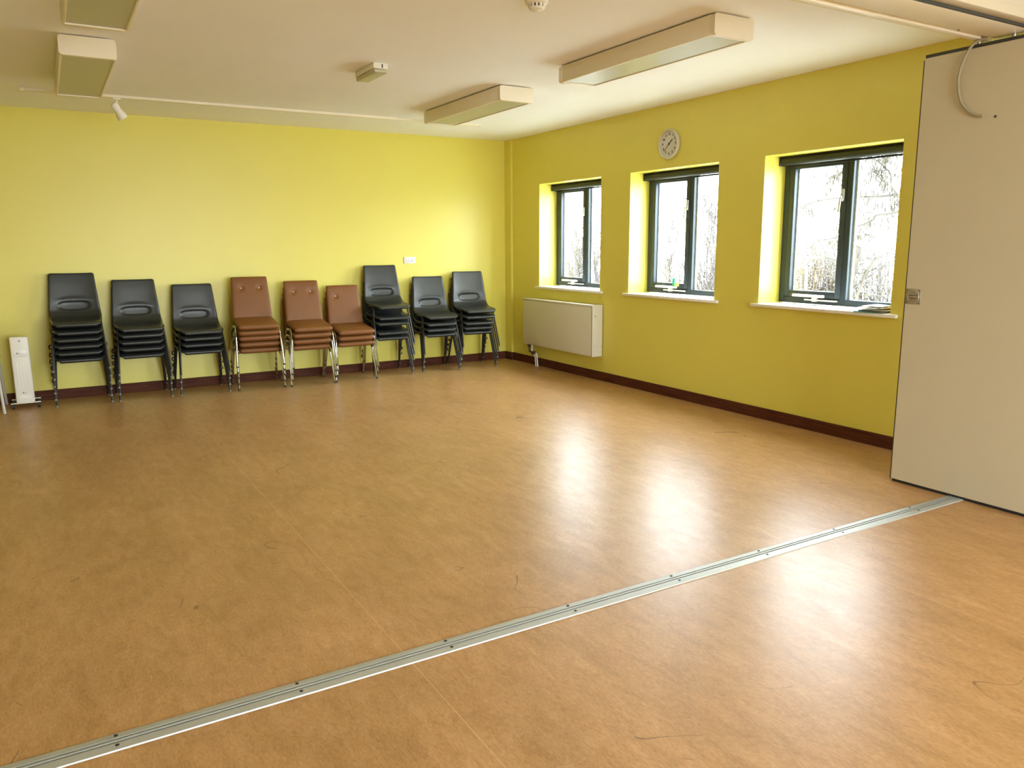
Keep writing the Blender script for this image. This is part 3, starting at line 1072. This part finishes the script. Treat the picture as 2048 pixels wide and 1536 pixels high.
# (prototype, x, y of the foot rectangle centre, turn, heights above the floor, forward step, sideways step, description)
STACKS = [
    (poly0, -4.846, -0.272, 0.0, [0, .064, .127, .190, .256, .330], 0.011, 0.000, 'of the six-high stack beside the white heater'),
    (poly0, -4.324, -0.285, 0.0, [0, .066, .132, .196, .256], 0.012, 0.001, 'of the five-high stack second from the white heater'),
    (poly0, -3.785, -0.300, 0.0, [0, .070, .134, .196], 0.012, 0.001, 'of the four-high stack just left of the brown chairs'),
    (pad0, -3.225, -0.318, -0.055, [0, .0655, .131, .189, .250], 0.030, -0.006, 'of the five-high brown stack'),
    (pad0, -2.716, -0.375, -0.03, [0, .0655, .131, .196], 0.030, 0.001, 'of the four-high brown stack'),
    (pad0, -2.237, -0.360, -0.01, [0, .0655, .131], 0.030, 0.001, 'of the three-high brown stack'),
    (poly0, -1.776, -0.285, -0.04, [0, .060, .165, .226, .346], 0.012, 0.004, 'of the uneven stack right of the brown chairs'),
    (poly0, -1.190, -0.305, -0.045, [0, .060, .125, .205], 0.014, 0.003, 'of the four-high stack second from the room corner'),
    (poly0, -0.695, -0.310, -0.12, [0, .054, .110, .184, .252], 0.014, 0.005, 'of the five-high stack nearest the room corner'),
]
for proto, x, y, rz, zs, fwd, side, desc in STACKS:
    n = len(zs)
    for k, z in enumerate(zs):
        oi = n - 1 - k
        if k == 0:
            od = 'bottom chair'
        else:
            od = ORD[oi]
        kind = 'black plastic chair' if proto is poly0 else 'brown padded chrome-legged chair'
        lab = '%s, %s %s' % (kind, 'bottom' if k == 0 else ORD[oi], desc)
        jx = rnd.uniform(-0.003, 0.003) if k else 0
        jr = rnd.uniform(-0.012, 0.012) if k else 0
        put(proto, (x + side * k + jx, y - fwd * k, z), rz + jr, lab, GB if proto is poly0 else GP)

# the top chair of the three-high brown stack has lost its right-hand button
lost = next(o for o in COL.objects if o.get('label', '').startswith('brown padded') and o['label'].endswith('topmost of the three-high brown stack'))
lost['label'] = 'brown padded chair with a single back button, topmost of the three-high brown stack'
lost_back = next(c for c in lost.children if c.name.startswith('backrest'))
lost_buttons = [c for c in lost_back.children if sum(v.co.x for v in c.data.vertices) > 0]
one = cushion(0.400, 0.362, 0.470, 0.044, 0.005, corner=0.014, dimples=((-0.090, 0.350, 0.026, 0.013),), nu=56, nv=56)
one_ob = one.build('spare', M['vinyl'], None, angle=70)
lost_back.data = one_ob.data
lost_back.data.name = 'backrest'
bpy.data.objects.remove(one_ob, do_unlink=True)
for q in lost_buttons:
    bpy.data.objects.remove(q, do_unlink=True)

# ------------------------------------------------------------------ oil heater, wooden chair at the left edge
ht = thing('oil_heater', 'upright white oil-filled heater on black castors beside the black chairs', 'heater', (-5.315, -0.235, 0))
MB().box(-0.074, 0.074, -0.125, -0.085, 0.050, 0.655, 0.014, 4).build('front_panel', M['plastic'], ht)
fin = MB()
for k in range(6):
    fin.box(-0.068, 0.068, -0.078 + k * 0.034, -0.060 + k * 0.034, 0.075, 0.625, 0.008, 2)
fin.box(-0.03, 0.03, -0.09, 0.12, 0.09, 0.14).box(-0.03, 0.03, -0.09, 0.12, 0.56, 0.61)
fin.build('oil_fins', M['plastic'], ht)
MB().box(-0.052, 0.052, -0.1285, -0.124, 0.47, 0.535, 0.004, 2).build('control_recess', M['white'], ht)
MB().box(-0.010, 0.038, -0.1315, -0.127, 0.492, 0.516, 0.002, 2).build('switch', M['white'], ht)
MB().box(-0.030, -0.016, -0.131, -0.127, 0.500, 0.511, 0.001).build('indicator_lamp', M['tip'], ht)
MB().lathe([(0.007, -0.127), (0.007, -0.129)], 10, (0.002, 0, 0.617), 'y').build('thermostat_dial', M['tip'], ht)
for xx in (-0.035, -0.012, 0.012, 0.035):
    MB().box(xx - 0.004, xx + 0.004, -0.1265, -0.124, 0.19, 0.43, 0.001).build('rib', M['white'], ht)
MB().box(-0.016, 0.018, -0.1262, -0.124, 0.138, 0.141).box(-0.016, -0.004, -0.1262, -0.124, 0.141, 0.149).build('badge', M['tip'], ht)
MB().box(-0.038, 0.05, -0.1257, -0.124, 0.090, 0.122).build('rating_label', M['white'], ht)
for yy in (-0.110, 0.105):
    MB().box(-0.118, 0.118, yy - 0.018, yy + 0.018, 0.044, 0.052, 0.003).build('foot_bar', M['plastic'], ht)
    for s in (-1, 1):
        w = MB().lathe([(0.014, -0.012), (0.024, -0.010), (0.024, 0.010), (0.014, 0.012)], 18, (s * 0.100, yy, 0.024), 'x')
        w.build('castor', M['dark'], ht)

wc = thing('wooden_chair', 'wooden-seated chair with grey metal legs cut off by the left edge', 'chair', (-5.695, -0.300, 0))
MB().box(-0.20, 0.215, -0.235, 0.20, 0.445, 0.475, 0.010, 3).build('seat', M['wood'], wc)
for sx in (-1, 1):
    for sy in (-1, 1):
        MB().tube([(sx * 0.218, -0.252 if sy < 0 else 0.250, 0.0), (sx * 0.195, -0.200 if sy < 0 else 0.190, 0.446)], 0.0125, 10).build('leg', M['greyleg'], wc)
    MB().tube([(sx * 0.200, 0.185, 0.44), (sx * 0.208, 0.205, 0.90)], 0.0125, 10).build('back_post', M['greyleg'], wc)
MB().box(-0.205, 0.205, 0.178, 0.196, 0.70, 0.88, 0.006, 2).build('backrest', M['wood'], wc)
MB().box(-0.185, 0.185, -0.19, 0.18, 0.415, 0.445, 0.006).build('seat_frame', M['greyleg'], wc)

# ------------------------------------------------------------------ outdoors
GZ = -3.2
struct(MB().box(0.9, 60, -40, 60, GZ - 0.2, GZ), 'ground', M['grass'], None, 'rough grass below the windows outdoors', 'ground')


def rv(r, s):
    return Vector((r.uniform(-s, s), r.uniform(-s, s), r.uniform(-s, s)))


TMIN = 0.0062


def twigs(mb, r, base, d, L, rad, depth, spread=0.55, lift=0.15, tips=None):
    pts = [base]
    p = base.copy()
    dd = d.normalized()
    ns = 4
    for k in range(ns):
        dd = (dd + rv(r, 0.18) + Vector((0, 0, lift * 0.3))).normalized()
        p = p + dd * (L / ns)
        pts.append(p.copy())
    mb.tube(pts, [max(TMIN, rad * (1 - 0.6 * k / ns)) for k in range(ns + 1)], 4 if depth < 2 else 6, cap=False)
    if tips is not None:
        tips.append(pts[-1]); tips.append(pts[2])
    if depth > 0:
        for k in range(r.randint(3, 5)):
            i = r.randint(1, ns)
            nd = (dd + rv(r, spread) + Vector((0, 0, lift))).normalized()
            twigs(mb, r, pts[i], nd, L * r.uniform(0.5, 0.75), rad * 0.55, depth - 1, spread, lift, tips)


def leaves(name, material, tips, r, parent, per=2, size=0.03, droop=False, jit=0.08):
    mb = MB()
    for t in tips:
        for _ in range(per):
            c = t + rv(r, jit)
            if droop:
                L = r.uniform(0.04, 0.075)
                mb.tube([c, c + Vector((r.uniform(-.006, .006), r.uniform(-.012, .012), -L * .5)), c + Vector((0, r.uniform(-.012, .012), -L))], [0.005, 0.0105, 0.005], 5)
            else:
                a, b = rv(r, 1).normalized() * size, rv(r, 1).normalized() * size * 0.6
                mb.add([c - a, c - b, c + a, c + b], [(0, 1, 2, 3)])
    o = mb.build(name, material, parent)
    tag(o, kind='stuff')
    return o


def bare_tree(x, y, h, seed, label, mtr, spread=0.5, lift=0.2, stems=3, leafmat=None, rad=0.05, depth=3):
    r = random.Random(seed)
    root = thing('bare_tree', label, 'tree', (x, y, GZ), 0, 'trees beyond the windows')
    tips = []
    tk = MB()
    br = MB()
    for s in range(stems):
        d = Vector((r.uniform(-.12, .12), r.uniform(-.12, .12), 1)).normalized()
        p = Vector((r.uniform(-.2, .2), r.uniform(-.25, .25), 0))
        pts = [p.copy()]
        n = 8
        for k in range(n):
            d = (d + rv(r, 0.07) + Vector((0, 0, 0.05))).normalized()
            p = p + d * h / n
            pts.append(p.copy())
        tk.tube(pts, [rad * (1 - 0.85 * k / n) for k in range(n + 1)], 7)
        for k in range(3, n + 1):
            for _ in range(3):
                nd = (d + Vector((r.uniform(-1, 1), r.uniform(-1, 1), r.uniform(0.1, 1))) * spread * 1.6).normalized()
                twigs(br, r, pts[k], nd, h * r.uniform(0.10, 0.19), rad * 0.28 * (1.15 - k / n), depth - 1, spread, lift, tips)
    tk.build('trunk', mtr, root)
    br.build('branches', M['twig'], root)
    if leafmat:
        leaves('leaves', leafmat, tips, r, root, 1, 0.022)
    return root


def shrub(x, y, h, w, seed, label, tw, lf, nst=150, per=2):
    r = random.Random(seed)
    root = thing('shrub', label, 'shrub', (x, y, GZ), 0, 'shrubs beyond the windows')
    mb = MB()
    tips = []
    for k in range(nst):
        a = r.uniform(0, 2 * math.pi)
        rr = w * math.sqrt(r.random())
        hh = h * r.uniform(0.62, 1.0)
        base = Vector((rr * 0.5 * math.cos(a), rr * 0.5 * math.sin(a), 0))
        top = Vector((rr * 1.2 * math.cos(a), rr * 1.2 * math.sin(a), hh))
        mid = (base + top) / 2 + rv(r, 0.25)
        pts = [base, (base + mid) / 2, mid, (mid + top) / 2 + rv(r, 0.12), top]
        mb.tube(pts, [0.020, 0.017, 0.015, 0.012, 0.009], 4, cap=False)
        for q in range(7):
            i = r.uniform(0.5, 1.0)
            p = base.lerp(mid, i * 2) if i < 0.5 else mid.lerp(top, i * 2 - 1)
            d = Vector((r.uniform(-1, 1), r.uniform(-1, 1), r.uniform(-0.1, 1.0)))
            twigs(mb, r, p, d, r.uniform(0.3, 0.6), 0.006, 0, tips=tips)
            tips.append(p)
    mb.build('stems', tw, root)
    if lf:
        leaves('leaves', lf, tips, r, root, per, 0.028, jit=0.12)
    return root


# catkin-hung tree just outside the right window
cr = random.Random(11)
ctree = thing('catkin_tree', 'tree hung with catkins just outside the right window', 'tree', (4.0, -3.6, GZ))
tk = MB()
tk.tube([(0, 0, 0), (0.05, 0.05, 2.2), (0.0, 0.12, 4.2), (0.1, 0.3, 5.6), (0.1, 0.5, 7.5)], [0.12, 0.10, 0.085, 0.06, 0.02], 10)
tk.build('trunk', M['bark'], ctree)
bm_ = MB()
TMIN = 0.0035
tips = []
for br in ([(-3.58, 1.75), (-2.84, 2.05), (-2.64, 2.03), (-2.38, 2.01), (-1.99, 2.02), (-1.71, 2.02), (-1.42, 1.97), (-1.24, 1.90)],
           [(-3.58, 1.45), (-2.86, 1.83), (-2.64, 1.80), (-2.39, 1.77), (-2.23, 1.72), (-2.03, 1.60), (-1.82, 1.52), (-1.47, 1.47)],
           [(-3.58, 1.20), (-2.92, 1.55), (-2.67, 1.91), (-2.58, 2.11), (-2.49, 2.24), (-2.30, 2.41), (-2.13, 2.56), (-1.9, 2.7)],
           [(-3.48, 2.6), (-2.9, 2.75), (-2.5, 2.72), (-2.2, 2.6), (-1.95, 2.45), (-1.8, 2.3)],
           [(-3.48, 2.3), (-3.0, 2.5), (-2.7, 2.6), (-2.45, 2.45), (-2.35, 2.3)]):
    pts = [Vector((cr.uniform(-.15, .15), y + 3.6, z - GZ)) for y, z in br]
    sp_ = smooth_pts(pts, 4)
    bm_.tube(sp_, [0.019 * (1 - 0.8 * k / len(sp_)) + 0.004 for k in range(len(sp_))], 5, cap=False)
    for q in range(34):
        p = sp_[cr.randint(5, len(sp_) - 1)]
        d = Vector((cr.uniform(-.6, .6), cr.uniform(-.4, 1), cr.uniform(-0.7, 0.7)))
        twigs(bm_, cr, p, d, cr.uniform(0.10, 0.26), 0.004, 1, 0.8, -0.1, tips)
bm_.build('branches', M['twig'], ctree)
sel = [t for t in tips if cr.random() < 0.33]
leaves('catkins', M['catkin'], sel, cr, ctree, 1, droop=True, jit=0.03)
leaves('leaves', M['leaf'], [t for t in tips if cr.random() < 0.08], cr, ctree, 1, 0.02, jit=0.05)

# pale forked stump-like trunk and a bent pale branch in the undergrowth
TMIN = 0.0062
pt = thing('pale_tree', 'pale leaning trunk standing among twigs outside the right window', 'tree', (5.0, -1.15, GZ))
tk = MB()
tk.tube(smooth_pts([(0, 0.0, 0), (0, -0.08, 3.2), (0, -0.12, 3.85), (0, -0.18, 4.17), (0, -0.24, 4.47), (0, -0.25, 4.60)], 4), [0.075] * 12 + [0.060] * 4 + [0.05] * 5, 10)
tk.tube(smooth_pts([(0, -0.02, 3.2), (0.05, -0.20, 3.75), (0.05, -0.40, 4.25), (0.0, -0.55, 4.45)], 4), 0.018, 7)
tk.build('trunk', M['palebark'], pt)
b_ = MB()
for q in range(16):
    twigs(b_, cr, Vector((0, -0.2 + cr.uniform(-.05, .05), 4.2 + cr.uniform(-.3, .35))), Vector((cr.uniform(-.5, .5), cr.uniform(-1, 1), cr.uniform(0, .6))), cr.uniform(.3, .6), 0.008, 1, 0.7, 0.05)
b_.build('branches', M['twig'], pt)
bp_ = thing('bent_branch', 'pale bent branch arching over the undergrowth outside the right window', 'branch', (5.5, -0.14, GZ))
MB().tube(smooth_pts([(0, -0.02, 0), (0, 0.0, 3.87), (0, 0.03, 4.24), (0, -0.05, 4.36), (0, -0.22, 4.41), (0, -0.51, 4.40), (0.05, -0.72, 4.33)], 5), 0.026, 8).build('stem', M['palebark'], bp_)

lab = 'twiggy ochre-leaved shrub outside the %s window, %s'
shrub(7.4, 1.75, 4.55, 0.75, 21, 'twiggy ochre-leaved shrub at the left of the view through the right window', M['strawtwig'], M['leaf'])
shrub(7.2, 0.95, 4.70, 0.65, 22, 'russet-tinged shrub behind the opening pane of the right window', M['strawtwig'], M['redleaf'], 120, 1)
shrub(7.6, 0.05, 4.62, 0.85, 23, 'grey twiggy shrub behind the fixed pane of the right window', M['twig'], M['leaf'], 190, 1)
shrub(9.0, 6.9, 4.25, 0.9, 24, 'tan twiggy shrub low in the opening pane of the middle window', M['strawtwig'], M['redleaf'], 120, 1)
shrub(8.8, 5.0, 4.50, 0.9, 25, 'grey twiggy shrub low in the fixed pane of the middle window', M['twig'], M['leaf'], 140, 1)
shrub(10.0, 12.4, 4.5, 1.0, 26, 'straw-coloured shrub low in the leftmost window', M['strawtwig'], M['leaf'], 120, 1)
bare_tree(8.3, 4.55, 4.75, 31, 'dense bare tree behind the fixed pane of the middle window', M['bark'], 0.55, 0.25, 4, None, 0.045)
bare_tree(8.6, 6.55, 4.2, 32, 'thin bare tree behind the opening pane of the middle window', M['bark'], 0.4, 0.3, 2, None, 0.025)
bare_tree(9.2, 10.7, 4.5, 33, 'slender bare tree behind the fixed pane of the leftmost window', M['bark'], 0.4, 0.4, 3, None, 0.025)
bare_tree(9.6, 12.2, 4.0, 34, 'low bare tree behind the opening pane of the leftmost window', M['bark'], 0.45, 0.35, 3, None, 0.022)
